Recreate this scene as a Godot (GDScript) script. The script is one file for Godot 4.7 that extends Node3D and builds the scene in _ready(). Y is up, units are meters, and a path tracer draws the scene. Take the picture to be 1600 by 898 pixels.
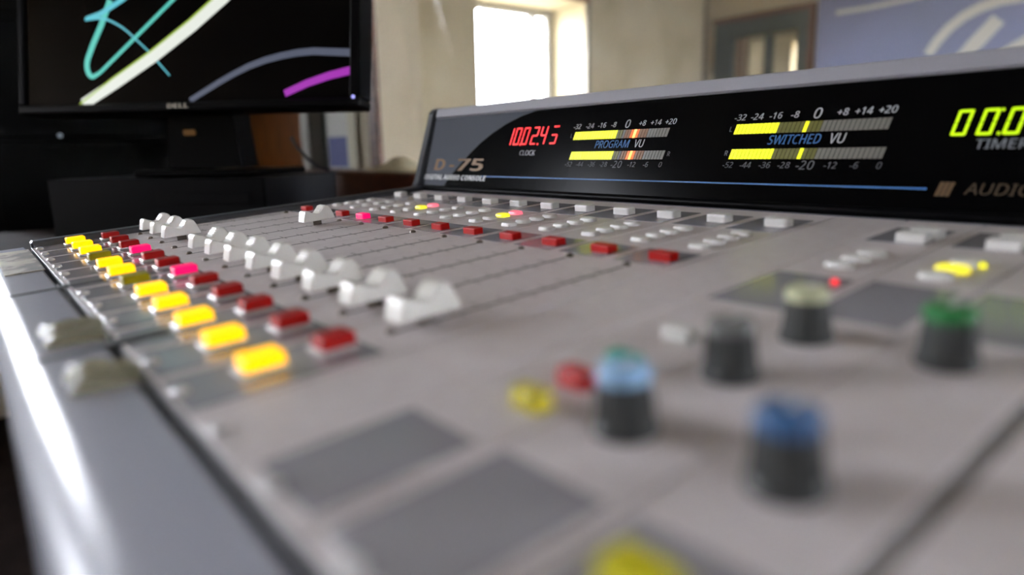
extends Node3D
# A radio studio: broadcast mixing console in the foreground, monitor and studio window behind.

var rng := RandomNumberGenerator.new()
var mats := {}
var meshes := {}
var names := {}
var console: Node3D
const TILT := 4.0


func _ready() -> void:
	rng.seed = 7
	setup_view()
	build_room()
	build_studio()
	build_desk()
	build_console()
	build_monitor()
	build_clutter()
	for k in ["rack_black", "rack_panel_black", "case_black", "bezel_black", "monitor_black", "desk_wood", "door_wood", "floor_brown", "roll_black"]:
		mats[k].metallic_specular = 0.15


# ------------------------------------------------------------------ camera, sky, exposure
func setup_view() -> void:
	var cam := Camera3D.new()
	cam.name = "camera"
	var right := Vector3(0.632572, -0.02131525, -0.7742082)
	var up := Vector3(-0.14277636, 0.97927979, -0.1436176)
	var fwd := Vector3(-0.76122768, -0.2013871, -0.61642165)
	cam.transform = Transform3D(Basis(right, up, -fwd).orthonormalized(), Vector3(0.2152382, 0.8689474, 0.0681613))
	var lens := CameraAttributesPhysical.new()
	lens.frustum_focal_length = 12.0 / (449.0 / 1048.696)
	lens.frustum_focus_distance = 0.52
	lens.frustum_near = 0.02
	lens.frustum_far = 200.0
	lens.exposure_aperture = 3.9
	cam.attributes = lens
	add_child(cam)
	cam.make_current()

	var sky_mat := ProceduralSkyMaterial.new()
	sky_mat.sky_top_color = Color(0.93, 0.95, 1.0)
	sky_mat.sky_horizon_color = Color(0.97, 0.98, 1.0)
	sky_mat.ground_bottom_color = Color(0.42, 0.40, 0.37)
	sky_mat.ground_horizon_color = Color(0.80, 0.80, 0.78)
	sky_mat.sun_angle_max = 0.0
	var sky := Sky.new()
	sky.sky_material = sky_mat
	var env := Environment.new()
	env.background_mode = Environment.BG_SKY
	env.sky = sky
	env.background_energy_multiplier = 60.0
	env.ambient_light_source = Environment.AMBIENT_SOURCE_SKY
	env.tonemap_mode = Environment.TONE_MAPPER_LINEAR
	env.tonemap_exposure = 1.08
	env.sdfgi_enabled = true
	env.ssao_enabled = true
	env.ssil_enabled = true
	var we := WorldEnvironment.new()
	we.name = "environment"
	we.environment = env
	add_child(we)


# ------------------------------------------------------------------ helpers
func mat(key: String, col := Color.WHITE, rough := 0.5, metal := 0.0, emit := Color.BLACK, power := 0.0) -> StandardMaterial3D:
	if mats.has(key):
		return mats[key]
	var m := StandardMaterial3D.new()
	m.albedo_color = col
	m.roughness = rough
	m.metallic = metal
	if power > 0.0:
		m.emission_enabled = true
		m.emission = emit
		m.emission_energy_multiplier = power
	mats[key] = m
	return m


func noise_tex(seed_value: int, freq: float, stops: Array, size := 512, octaves := 4) -> NoiseTexture2D:
	var n := FastNoiseLite.new()
	n.seed = seed_value
	n.noise_type = FastNoiseLite.TYPE_SIMPLEX_SMOOTH
	n.frequency = freq
	n.fractal_octaves = octaves
	var g := Gradient.new()
	var offs := PackedFloat32Array()
	var cols := PackedColorArray()
	for s in stops:
		offs.append(s[0])
		cols.append(s[1])
	g.offsets = offs
	g.colors = cols
	var t := NoiseTexture2D.new()
	t.noise = n
	t.width = size
	t.height = size
	t.seamless = true
	t.color_ramp = g
	return t


func tri_mat(key: String, tex: Texture2D, scale: Vector3, rough := 0.6) -> StandardMaterial3D:
	var m := mat(key, Color.WHITE, rough)
	m.albedo_texture = tex
	m.uv1_triplanar = true
	m.uv1_scale = scale
	return m


func uniq(called: String) -> String:
	if not names.has(called):
		names[called] = 0
		return called
	names[called] += 1
	return "%s_%03d" % [called, names[called]]


func put(called: String, mesh: Mesh, m: Material, parent: Node3D, at := Vector3.ZERO) -> MeshInstance3D:
	var o := MeshInstance3D.new()
	o.name = uniq(called) if parent == self else called
	o.mesh = mesh
	o.material_override = m
	o.position = at
	parent.add_child(o, true)
	return o


func node(called: String, parent: Node3D, at := Vector3.ZERO) -> Node3D:
	var o := Node3D.new()
	o.name = uniq(called) if parent == self else called
	o.position = at
	parent.add_child(o, true)
	return o


func tag(o: Node, label: String, category: String, group := "") -> void:
	o.set_meta("label", label)
	o.set_meta("category", category)
	if group != "":
		o.set_meta("group", group)


func structure(o: Node, label: String, category: String) -> void:
	o.set_meta("kind", "structure")
	tag(o, label, category)


class Build:
	var v := PackedVector3Array()
	var n := PackedVector3Array()

	func tri(a: Vector3, b: Vector3, c: Vector3, out: Vector3, na = null, nb = null, nc = null) -> void:
		var f := (b - a).cross(c - a)
		if f.length_squared() < 1e-20:
			return
		f = f.normalized()
		var flip := f.dot(out) > 0.0
		var fn := f if f.dot(out) > 0.0 else -f
		var la: Vector3 = na if na != null else fn
		var lb: Vector3 = nb if nb != null else fn
		var lc: Vector3 = nc if nc != null else fn
		if flip:
			v.append_array([a, c, b])
			n.append_array([la, lc, lb])
		else:
			v.append_array([a, b, c])
			n.append_array([la, lb, lc])

	func quad(a: Vector3, b: Vector3, c: Vector3, d: Vector3, out: Vector3) -> void:
		tri(a, b, c, out)
		tri(a, c, d, out)

	func box(lo: Vector3, hi: Vector3, bev := 0.0) -> void:
		var c := (lo + hi) * 0.5
		var h := (hi - lo) * 0.5
		bev = minf(bev, minf(h.x, minf(h.y, h.z)) * 0.98)
		if bev <= 0.0:
			for ax in 3:
				for s in [-1.0, 1.0]:
					var u := (ax + 1) % 3
					var w := (ax + 2) % 3
					var p := []
					for k in [[-1, -1], [1, -1], [1, 1], [-1, 1]]:
						var q := Vector3.ZERO
						q[ax] = h[ax] * s
						q[u] = h[u] * k[0]
						q[w] = h[w] * k[1]
						p.append(c + q)
					var o := Vector3.ZERO
					o[ax] = s
					quad(p[0], p[1], p[2], p[3], o)
			return
		for ax in 3:
			var u := (ax + 1) % 3
			var w := (ax + 2) % 3
			for s in [-1.0, 1.0]:
				var p := []
				for k in [[-1, -1], [1, -1], [1, 1], [-1, 1]]:
					var q := Vector3.ZERO
					q[ax] = h[ax] * s
					q[u] = (h[u] - bev) * k[0]
					q[w] = (h[w] - bev) * k[1]
					p.append(c + q)
				var o := Vector3.ZERO
				o[ax] = s
				quad(p[0], p[1], p[2], p[3], o)
			for s in [-1.0, 1.0]:
				for r in [-1.0, 1.0]:
					var p := []
					for k in [-1.0, 1.0]:
						var q := Vector3.ZERO
						q[ax] = (h[ax] - bev) * k
						q[u] = h[u] * s
						q[w] = (h[w] - bev) * r
						var q2 := Vector3.ZERO
						q2[ax] = (h[ax] - bev) * k
						q2[u] = (h[u] - bev) * s
						q2[w] = h[w] * r
						p.append([c + q, c + q2])
					var o := Vector3.ZERO
					o[u] = s
					o[w] = r
					quad(p[0][0], p[1][0], p[1][1], p[0][1], o)
		for sx in [-1.0, 1.0]:
			for sy in [-1.0, 1.0]:
				for sz in [-1.0, 1.0]:
					var s := Vector3(sx, sy, sz)
					tri(c + Vector3(h.x, h.y - bev, h.z - bev) * s, c + Vector3(h.x - bev, h.y, h.z - bev) * s, c + Vector3(h.x - bev, h.y - bev, h.z) * s, s)

	# profile of (z, y) points swept along x; the ends may be inset by a chamfer
	func sweep(pts: PackedVector2Array, x0: float, x1: float, cham := 0.0, smooth := 35.0) -> void:
		var k := pts.size()
		if Geometry2D.is_polygon_clockwise(pts):
			pts.reverse()
		var en := []
		for i in k:
			var d := pts[(i + 1) % k] - pts[i]
			en.append(Vector2(d.y, -d.x).normalized())
		if en.size() > 0:
			var area := 0.0
			for i in k:
				area += pts[i].cross(pts[(i + 1) % k])
			if area < 0.0:
				for i in k:
					en[i] = -en[i]
		var inner := pts
		if cham > 0.0:
			inner = PackedVector2Array()
			for i in k:
				var a: Vector2 = en[(i + k - 1) % k]
				var b: Vector2 = en[i]
				var m := (a + b).normalized()
				inner.append(pts[i] - m * cham / maxf(0.35, m.dot(b)))
		var lim := cos(deg_to_rad(smooth))
		for i in k:
			var j := (i + 1) % k
			var e: Vector2 = en[i]
			var ep: Vector2 = en[(i + k - 1) % k]
			var ex: Vector2 = en[j]
			var ni := (e + ep).normalized() if e.dot(ep) > lim else e
			var nj := (e + ex).normalized() if e.dot(ex) > lim else e
			var a := Vector3(x0 + cham, pts[i].y, pts[i].x)
			var b := Vector3(x1 - cham, pts[i].y, pts[i].x)
			var c := Vector3(x1 - cham, pts[j].y, pts[j].x)
			var d := Vector3(x0 + cham, pts[j].y, pts[j].x)
			var o := Vector3(0, e.y, e.x)
			var n1 := Vector3(0, ni.y, ni.x)
			var n2 := Vector3(0, nj.y, nj.x)
			tri(a, b, c, o, n1, n1, n2)
			tri(a, c, d, o, n1, n2, n2)
			if cham > 0.0:
				quad(b, c, Vector3(x1, inner[j].y, inner[j].x), Vector3(x1, inner[i].y, inner[i].x), o + Vector3.RIGHT)
				quad(a, d, Vector3(x0, inner[j].y, inner[j].x), Vector3(x0, inner[i].y, inner[i].x), o + Vector3.LEFT)
		var t := Geometry2D.triangulate_polygon(inner)
		for i in range(0, t.size(), 3):
			for s in [[x0, Vector3.LEFT], [x1, Vector3.RIGHT]]:
				var x: float = s[0]
				tri(Vector3(x, inner[t[i]].y, inner[t[i]].x), Vector3(x, inner[t[i + 1]].y, inner[t[i + 1]].x), Vector3(x, inner[t[i + 2]].y, inner[t[i + 2]].x), s[1])

	# (radius, height) profile turned about y; flutes > 0 makes a ribbed side
	func lathe(pr: Array, seg := 24, flutes := 0, depth := 0.0, sx := 1.0, sz := 1.0) -> void:
		var rows := []
		for q in pr:
			var row := []
			for i in seg:
				var a := TAU * i / seg
				var r: float = q[0]
				if flutes > 0 and q.size() > 2:
					r -= depth * (0.5 + 0.5 * cos(a * flutes))
				row.append(Vector3(cos(a) * r * sx, q[1], sin(a) * r * sz))
			rows.append(row)
		for k in rows.size() - 1:
			for i in seg:
				var j := (i + 1) % seg
				var a: Vector3 = rows[k][i]
				var b: Vector3 = rows[k][j]
				var c: Vector3 = rows[k + 1][j]
				var d: Vector3 = rows[k + 1][i]
				var dr: float = pr[k + 1][0] - pr[k][0]
				var dy: float = pr[k + 1][1] - pr[k][1]
				var mid := (a + b + c + d) * 0.25
				var o := Vector3(mid.x, 0, mid.z).normalized() * dy + Vector3.UP * -dr
				if flutes > 0:
					quad(a, b, c, d, o)
				else:
					var nn := func(p: Vector3, fallback: Vector3) -> Vector3:
						var rad := Vector3(p.x / sx, 0, p.z / sz)
						if rad.length() < 1e-7:
							rad = Vector3(fallback.x, 0, fallback.z)
						return (rad.normalized() * dy + Vector3.UP * -dr).normalized()
					var na: Vector3 = nn.call(a, mid)
					var nb: Vector3 = nn.call(b, mid)
					var nc: Vector3 = nn.call(c, mid)
					var nd: Vector3 = nn.call(d, mid)
					tri(a, b, c, o, na, nb, nc)
					tri(a, c, d, o, na, nc, nd)

	func tube(pts: Array, r: float, seg := 8) -> void:
		var rings := []
		for i in pts.size():
			var a: Vector3 = pts[maxi(i - 1, 0)]
			var b: Vector3 = pts[mini(i + 1, pts.size() - 1)]
			var d := (b - a).normalized()
			var s := d.cross(Vector3.UP if absf(d.y) < 0.9 else Vector3.RIGHT).normalized()
			var u := s.cross(d)
			var ring := []
			for k in seg:
				var t := TAU * k / seg
				ring.append([pts[i] + (s * cos(t) + u * sin(t)) * r, s * cos(t) + u * sin(t)])
			rings.append(ring)
		for i in rings.size() - 1:
			for k in seg:
				var l := (k + 1) % seg
				var a = rings[i][k]
				var b = rings[i][l]
				var c = rings[i + 1][l]
				var d = rings[i + 1][k]
				tri(a[0], b[0], c[0], a[1] + b[1], a[1], b[1], c[1])
				tri(a[0], c[0], d[0], a[1] + b[1], a[1], c[1], d[1])
		for e in [0, rings.size() - 1]:
			var o: Vector3 = (pts[0] - pts[1]) if e == 0 else (pts[-1] - pts[-2])
			for k in range(1, seg - 1):
				tri(rings[e][0][0], rings[e][k][0], rings[e][k + 1][0], o)

	# flat ribbon with thickness in the x-y plane, facing +z
	func ribbon(pts: Array, w: float, z0: float, z1: float, taper := 1.0) -> void:
		var lf := []
		var rt := []
		var n_ := pts.size()
		for i in n_:
			var d: Vector2 = (pts[mini(i + 1, n_ - 1)] - pts[maxi(i - 1, 0)]).normalized()
			var s := Vector2(-d.y, d.x) * w * 0.5 * lerpf(1.0, taper, float(i) / (n_ - 1))
			lf.append(pts[i] + s)
			rt.append(pts[i] - s)
		for i in n_ - 1:
			var a := Vector3(lf[i].x, lf[i].y, z1)
			var b := Vector3(lf[i + 1].x, lf[i + 1].y, z1)
			var c := Vector3(rt[i + 1].x, rt[i + 1].y, z1)
			var d := Vector3(rt[i].x, rt[i].y, z1)
			var dz := Vector3(0, 0, z0 - z1)
			quad(a, b, c, d, Vector3.BACK)
			quad(a, b, b + dz, a + dz, a - d)
			quad(d, c, c + dz, d + dz, d - a)
			if i == 0:
				quad(a, d, d + dz, a + dz, a - b)
			if i == n_ - 2:
				quad(b, c, c + dz, b + dz, b - a)

	func mesh() -> ArrayMesh:
		var arr := []
		arr.resize(Mesh.ARRAY_MAX)
		arr[Mesh.ARRAY_VERTEX] = v
		arr[Mesh.ARRAY_NORMAL] = n
		var m := ArrayMesh.new()
		m.add_surface_from_arrays(Mesh.PRIMITIVE_TRIANGLES, arr)
		return m


func box_mesh(size: Vector3, bev := 0.0) -> ArrayMesh:
	var key := "b%s_%s" % [size, bev]
	if not meshes.has(key):
		var b := Build.new()
		b.box(-size * 0.5, size * 0.5, bev)
		meshes[key] = b.mesh()
	return meshes[key]


func span(lo: Vector3, hi: Vector3, bev := 0.0) -> ArrayMesh:
	var b := Build.new()
	b.box(lo, hi, bev)
	return b.mesh()


# a button standing on its base plane: corners rounded by sweeping a rounded rectangle upward
func pad_mesh(w: float, d: float, h: float, r: float, edge: float) -> ArrayMesh:
	var key := "p%s_%s_%s_%s_%s" % [w, d, h, r, edge]
	if meshes.has(key):
		return meshes[key]
	var ring := func(inset: float) -> Array:
		var out := []
		var rr := maxf(r - inset, 0.0002)
		for c in [[1, 1, 0], [-1, 1, 1], [-1, -1, 2], [1, -1, 3]]:
			for k in 5:
				var a: float = PI * 0.5 * (c[2] + k / 4.0)
				out.append(Vector2(c[0] * (w * 0.5 - r) + cos(a) * rr, c[1] * (d * 0.5 - r) + sin(a) * rr))
		return out
	var b := Build.new()
	var levels := [[0.0, 0.0], [0.0, h - edge], [edge * 0.3, h - edge * 0.3], [edge, h]]
	var rows := []
	for l in levels:
		var row := []
		for q in ring.call(l[0]):
			row.append(Vector3(q.x, l[1], q.y))
		rows.append(row)
	var n: int = rows[0].size()
	for k in rows.size() - 1:
		for i in n:
			var j := (i + 1) % n
			var mid: Vector3 = (rows[k][i] + rows[k][j]) * 0.5
			var o := Vector3(mid.x / w, 0, mid.z / d).normalized() + (Vector3.UP * (k * 0.8))
			b.quad(rows[k][i], rows[k][j], rows[k + 1][j], rows[k + 1][i], o)
	for i in range(1, n - 1):
		b.tri(rows[3][0], rows[3][i], rows[3][i + 1], Vector3.UP)
	meshes[key] = b.mesh()
	return meshes[key]


func text_mesh(txt: String, size: float, depth := 0.0002, bold := false) -> TextMesh:
	var key := "t%s_%s_%s" % [txt, size, bold]
	if meshes.has(key):
		return meshes[key]
	var f := SystemFont.new()
	f.font_names = PackedStringArray(["Droid Sans"])
	if bold:
		f.font_weight = 700
	var t := TextMesh.new()
	t.text = txt
	t.font = f
	t.font_size = 32
	t.pixel_size = size / 23.0
	t.depth = depth
	t.curve_step = 2.0
	meshes[key] = t
	return t


# ------------------------------------------------------------------ control room shell
func wall_with_hole(b: Build, lo: Vector3, hi: Vector3, hlo: Vector3, hhi: Vector3, along: int) -> void:
	# four boxes around an opening; along is the wall's horizontal axis (0 x, 2 z)
	var a := lo
	var c := hi
	c[along] = hlo[along]
	b.box(a, c)
	a = lo
	a[along] = hhi[along]
	b.box(a, hi)
	a = lo
	c = hi
	a[along] = hlo[along]
	c[along] = hhi[along]
	var top := a
	top.y = hhi.y
	b.box(top, c)
	var low := c
	low.y = hlo.y
	b.box(a, low)


func plaster(key: String, seed_value: int, a: Color, b: Color, c: Color) -> StandardMaterial3D:
	var m := tri_mat(key, noise_tex(seed_value, 0.006, [[0.0, a], [0.5, b], [1.0, c]], 512, 5), Vector3(0.55, 0.55, 0.55), 0.85)
	return m


func build_room() -> void:
	var cream := plaster("cream", 3, Color("a79b83"), Color("bdb29b"), Color("cac1ac"))
	var b := Build.new()
	b.box(Vector3(-2.8, -0.1, -0.75), Vector3(2.4, 0.0, 2.8))
	structure(put("floor", b.mesh(), tri_mat("floor_brown", noise_tex(5, 0.02, [[0.0, Color("120d0b")], [1.0, Color("1d1613")]]), Vector3(1, 1, 1), 0.95), self), "dark brown floor of the control room", "floor")
	b = Build.new()
	b.box(Vector3(-2.8, 2.6, -0.87), Vector3(2.4, 2.7, 2.8))
	structure(put("ceiling", b.mesh(), mat("ceiling_white", Color("dcd6cb"), 0.9), self), "pale ceiling over the control room", "ceiling")
	# left wall with the big daylight window, just outside the left edge of the frame
	b = Build.new()
	wall_with_hole(b, Vector3(-2.8, 0, -0.87), Vector3(-2.6, 2.6, 1.0), Vector3(-2.8, 0.95, 0.22), Vector3(-2.6, 1.6, 0.78), 2)
	wall_with_hole(b, Vector3(-2.8, 0, 1.0), Vector3(-2.6, 2.6, 2.8), Vector3(-2.8, 0.95, 1.72), Vector3(-2.6, 2.2, 2.58), 2)
	structure(put("wall_left", b.mesh(), cream, self), "cream plaster wall on the left holding a daylight window", "wall")
	b = Build.new()
	wall_with_hole(b, Vector3(2.2, 0, -0.87), Vector3(2.4, 2.6, 2.8), Vector3(2.2, 1.35, 0.3), Vector3(2.4, 1.85, 0.75), 2)
	structure(put("wall_right", b.mesh(), mat("wall_dark", Color("7d7062"), 0.9), self), "wall on the right of the control room", "wall")
	b = Build.new()
	b.box(Vector3(-2.6, 0, 2.6), Vector3(2.2, 2.6, 2.8))
	structure(put("wall_front", b.mesh(), mat("wall_dim", Color("978a7a"), 0.9), self), "wall behind the operator", "wall")
	b = Build.new()
	wall_with_hole(b, Vector3(-2.6, 0, -0.87), Vector3(2.2, 2.6, -0.75), Vector3(-1.285, 0.80, -0.87), Vector3(1.7, 1.58, -0.75), 0)
	structure(put("wall_back", b.mesh(), cream, self), "cream plaster wall behind the console holding the studio window", "wall")
	# daylight window in the left wall
	daylight_window("window_1", "white framed daylight window in the left wall", Vector3(-2.74, 0.95, 0.22), 0.56, 0.65, 0.0)
	daylight_window("window_5", "wide white framed daylight window in the left wall beside the operator", Vector3(-2.74, 0.95, 1.72), 0.86, 1.25, 0.0)
	daylight_window("window_7", "white framed daylight window in the right wall", Vector3(2.3, 1.35, 0.3), 0.45, 0.5, 0.0)
	# brown framed studio window with its sill
	var wood := tri_mat("frame_wood", noise_tex(9, 0.015, [[0.0, Color("4a3228")], [0.5, Color("6b4a3c")], [1.0, Color("7d5a4a")]]), Vector3(1.5, 7, 7), 0.45)
	var w2 := node("window_2", self, Vector3(-1.335, 0.83, -0.75))
	structure(w2, "brown wood framed studio window above the console", "window")
	put("jamb", span(Vector3(0, 0, -0.02), Vector3(0.05, 0.78, 0.012), 0.004), wood, w2)
	put("jamb", span(Vector3(3.0, 0, -0.02), Vector3(3.055, 0.78, 0.012), 0.004), wood, w2)
	put("head", span(Vector3(0.05, 0.73, -0.02), Vector3(3.0, 0.78, 0.012), 0.004), wood, w2)
	var slanted := put("pane", span(Vector3(0.05, 0.0, -0.006), Vector3(3.0, 0.75, 0.0)), glass(), w2, Vector3(0, 0, -0.118))
	slanted.rotation_degrees.x = 8.5
	b = Build.new()
	var g := RandomNumberGenerator.new()
	g.seed = 21
	for q in [[0.355, 0.36, 0.006], [0.385, 0.335, 0.006], [0.40, 0.315, 0.005], [0.375, 0.300, 0.004], [0.30, 0.275, 0.003], [0.39, 0.28, 0.004], [0.36, 0.39, 0.003], [1.62, 0.42, 0.004], [1.20, 0.31, 0.004], [1.52, 0.47, 0.0035]]:
		var d := Build.new()
		var pts := [[0.0001, 0.0004]]
		pts.append([q[2] * 0.5, 0.0002])
		d.lathe([[q[2] * 0.5, 0.0], [q[2] * 0.35, 0.0005], [0.0001, 0.0006]], 10)
		for i in d.v.size():
			b.v.append(Vector3(q[0] + d.v[i].x, q[1] + d.v[i].z * g.randf_range(0.98, 1.02), 0.0001 + d.v[i].y))
			b.n.append(Vector3(d.n[i].x, d.n[i].z, d.n[i].y))
	var sp := put("dust_speck", b.mesh(), mat("speck", Color("d8d8d4"), 0.8), w2, Vector3(0, 0, -0.118))
	sp.rotation_degrees.x = 8.5
	sp.set_meta("kind", "stuff")
	structure(put("trim_1", span(Vector3(-1.64, 0.755, -0.80), Vector3(1.72, 0.825, -0.665), 0.006), tri_mat("sill_wood", noise_tex(12, 0.02, [[0.0, Color("3a1c12")], [0.6, Color("54291b")], [1.0, Color("6a3a28")]]), Vector3(1.2, 6, 6), 0.38), self), "dark red-brown wooden sill under the studio window", "sill")
	# wooden door left of the studio window
	var d1 := node("door_1", self, Vector3(-2.27, 0, -0.75))
	structure(d1, "orange-brown wooden door left of the studio window", "door")
	var dw := tri_mat("door_wood", noise_tex(31, 0.012, [[0.0, Color("2f1806")], [0.5, Color("4e2a08")], [1.0, Color("60370c")]]), Vector3(9, 0.8, 3), 0.4)
	put("slab", span(Vector3(0.06, 0.0, 0.0), Vector3(0.62, 2.0, 0.035), 0.004), dw, d1)
	put("stile", span(Vector3(0.0, 0.0, 0.0), Vector3(0.07, 2.05, 0.05), 0.005), tri_mat("door_dark", noise_tex(32, 0.02, [[0.0, Color("2e1608")], [1.0, Color("4a2810")]]), Vector3(9, 1, 3), 0.4), d1)
	put("stile", span(Vector3(0.60, 0.0, 0.0), Vector3(0.66, 2.05, 0.05), 0.005), mat("stile_grey", Color("67645a"), 0.6), d1)
	put("rail", span(Vector3(0.07, 1.0, 0.034), Vector3(0.60, 1.12, 0.045), 0.004), dw, d1)


# a framed daylight window whose length runs along z; at is its lower corner
func daylight_window(called: String, label: String, at: Vector3, wz: float, hy: float, turn: float) -> void:
	var wf := mat("window_white", Color("c9c6c0"), 0.5)
	var o := node(called, self, at)
	o.rotation_degrees.y = turn
	structure(o, label, "window")
	var b := Build.new()
	b.box(Vector3(0, 0, 0), Vector3(0.05, 0.05, wz), 0.006)
	b.box(Vector3(0, hy - 0.05, 0), Vector3(0.05, hy, wz), 0.006)
	b.box(Vector3(0, 0.05, 0), Vector3(0.05, hy - 0.05, 0.05), 0.006)
	b.box(Vector3(0, 0.05, wz - 0.05), Vector3(0.05, hy - 0.05, wz), 0.006)
	b.box(Vector3(0, 0.05, wz * 0.5 - 0.02), Vector3(0.05, hy - 0.05, wz * 0.5 + 0.02), 0.006)
	put("window_frame", b.mesh(), wf, o)
	put("pane", span(Vector3(0.022, 0.05, 0.05), Vector3(0.026, hy - 0.05, wz * 0.5 - 0.02)), glass(), o)
	put("pane", span(Vector3(0.022, 0.05, wz * 0.5 + 0.02), Vector3(0.026, hy - 0.05, wz - 0.05)), glass(), o)


func glass() -> StandardMaterial3D:
	var m := mat("glass", Color(0.95, 0.97, 0.97, 0.04), 0.02)
	m.transparency = BaseMaterial3D.TRANSPARENCY_ALPHA
	m.metallic_specular = 0.25
	return m


# ------------------------------------------------------------------ studio seen through the glass
func build_studio() -> void:
	var cream := plaster("studio_cream", 17, Color("b3a88a"), Color("c6bca0"), Color("d2cab2"))
	var xs := -2.388
	var zb := -3.6
	var b := Build.new()
	b.box(Vector3(xs - 0.3, -0.1, zb - 0.15), Vector3(2.4, 0.0, -0.75))
	structure(put("floor_studio", b.mesh(), mat("studio_floor", Color("6b5a48"), 0.6), self), "brown floor of the studio beyond the glass", "floor")
	b = Build.new()
	b.box(Vector3(xs - 0.3, 2.6, zb - 0.15), Vector3(2.4, 2.7, -0.87))
	structure(put("ceiling_studio", b.mesh(), mat("studio_ceiling", Color("d0cbc0"), 0.9), self), "pale ceiling of the studio beyond the glass", "ceiling")
	b = Build.new()
	wall_with_hole(b, Vector3(xs - 0.3, 0, zb - 0.15), Vector3(xs, 2.6, -0.87), Vector3(xs - 0.3, 0.85, -2.569), Vector3(xs, 1.60, -1.868), 2)
	structure(put("wall_studio_left", b.mesh(), cream, self), "cream studio wall beyond the glass with a deep bright window", "wall")
	b = Build.new()
	wall_with_hole(b, Vector3(xs, 0, zb - 0.15), Vector3(2.2, 2.6, zb), Vector3(-2.17, 0.7, zb - 0.15), Vector3(-1.775, 1.477, zb), 0)
	structure(put("wall_studio_back", b.mesh(), cream, self), "cream rear wall of the studio beyond the glass", "wall")
	b = Build.new()
	wall_with_hole(b, Vector3(2.2, 0, zb - 0.15), Vector3(2.4, 2.6, -0.87), Vector3(2.2, 0.9, -2.7), Vector3(2.4, 1.9, -1.8), 2)
	structure(put("wall_studio_right", b.mesh(), cream, self), "right hand wall of the studio beyond the glass", "wall")
	daylight_window("window_6", "wide white framed daylight window in the right studio wall", Vector3(2.3, 0.9, -2.7), 0.9, 1.0, 0.0)
	# bright window
	var w3 := node("window_3", self, Vector3(xs - 0.3, 0.85, -2.569))
	structure(w3, "bright overexposed window in a deep reveal of the studio wall", "window")
	var fr := mat("window_grey", Color("a9a9a6"), 0.6)
	b = Build.new()
	b.box(Vector3(0.0, 0.0, 0.0), Vector3(0.05, 0.75, 0.045), 0.004)
	b.box(Vector3(0.0, 0.0, 0.656), Vector3(0.05, 0.75, 0.701), 0.004)
	b.box(Vector3(0.0, 0.0, 0.045), Vector3(0.05, 0.045, 0.656), 0.004)
	b.box(Vector3(0.0, 0.715, 0.045), Vector3(0.05, 0.75, 0.656), 0.004)
	b.box(Vector3(0.0, 0.045, 0.115), Vector3(0.05, 0.715, 0.15), 0.004)
	put("window_frame", b.mesh(), fr, w3)
	put("pane", span(Vector3(0.02, 0.045, 0.045), Vector3(0.024, 0.715, 0.115)), glass(), w3)
	put("pane", span(Vector3(0.02, 0.045, 0.15), Vector3(0.024, 0.715, 0.656)), glass(), w3)
	var trim := mat("reveal_trim", Color("8d6a58"), 0.6)
	put("reveal_trim", span(Vector3(0.29, 0.75, -0.03), Vector3(0.312, 0.785, 0.73), 0.004), trim, w3)
	put("reveal_trim", span(Vector3(0.29, 0.0, -0.028), Vector3(0.312, 0.75, 0.0), 0.004), mat("trim_grey", Color("8c877c"), 0.6), w3)
	# inner window to the corridor on the rear wall
	var w4 := node("window_4", self, Vector3(-2.31, 0.7, zb))
	structure(w4, "dark teal framed inner window on the rear studio wall", "window")
	var teal := mat("teal_frame", Color("4a524e"), 0.6)
	var brown := mat("brown_frame", Color("6a4c3c"), 0.6)
	put("side_frame", span(Vector3(0.012, 0, 0), Vector3(0.14, 0.777, 0.03), 0.004), teal, w4)
	put("side_frame", span(Vector3(0.535, 0, 0), Vector3(0.598, 0.777, 0.03), 0.004), teal, w4)
	put("top_frame", span(Vector3(0.012, 0.777, 0), Vector3(0.598, 0.87, 0.03), 0.004), teal, w4)
	put("outer_trim", span(Vector3(0.598, 0, 0), Vector3(0.625, 0.9, 0.036), 0.004), brown, w4)
	put("outer_trim", span(Vector3(0.0, 0.87, 0), Vector3(0.598, 0.9, 0.036), 0.004), brown, w4)
	put("mullion", span(Vector3(0.325, 0, -0.05), Vector3(0.362, 0.777, 0.0), 0.004), teal, w4)
	put("casement_edge", span(Vector3(0.14, 0, -0.05), Vector3(0.195, 0.777, 0.0), 0.004), mat("casement", Color("84705c"), 0.6), w4)
	put("pane", span(Vector3(0.195, 0, -0.03), Vector3(0.325, 0.777, -0.026)), glass(), w4)
	put("pane", span(Vector3(0.362, 0, -0.03), Vector3(0.535, 0.777, -0.026)), glass(), w4)
	# corridor behind it, with its own slit of daylight
	b = Build.new()
	wall_with_hole(b, Vector3(-3.6, 0, -4.65), Vector3(0.4, 2.6, -4.5), Vector3(-2.315, 1.0, -4.65), Vector3(-2.262, 1.552, -4.5), 0)
	structure(put("wall_corridor", b.mesh(), cream, self), "pale corridor wall behind the inner window with a slit of daylight", "wall")
	b = Build.new()
	b.box(Vector3(-3.6, 2.6, -4.65), Vector3(0.4, 2.7, zb - 0.15))
	structure(put("ceiling_corridor", b.mesh(), mats["studio_ceiling"], self), "ceiling of the corridor behind the inner window", "ceiling")
	b = Build.new()
	b.box(Vector3(-3.6, -0.1, -4.65), Vector3(0.4, 0.0, zb - 0.15))
	structure(put("floor_corridor", b.mesh(), mats["studio_floor"], self), "floor of the corridor behind the inner window", "floor")
	b = Build.new()
	b.box(Vector3(-3.75, 0, -4.65), Vector3(-3.6, 2.6, zb - 0.15))
	wall_with_hole(b, Vector3(-3.6, 0, zb - 0.15), Vector3(xs - 0.3, 2.6, zb), Vector3(-3.35, 1.2, zb - 0.15), Vector3(-3.05, 1.6, zb), 0)
	structure(put("wall_corridor_left", b.mesh(), cream, self), "left end wall of the corridor", "wall")
	b = Build.new()
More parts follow.
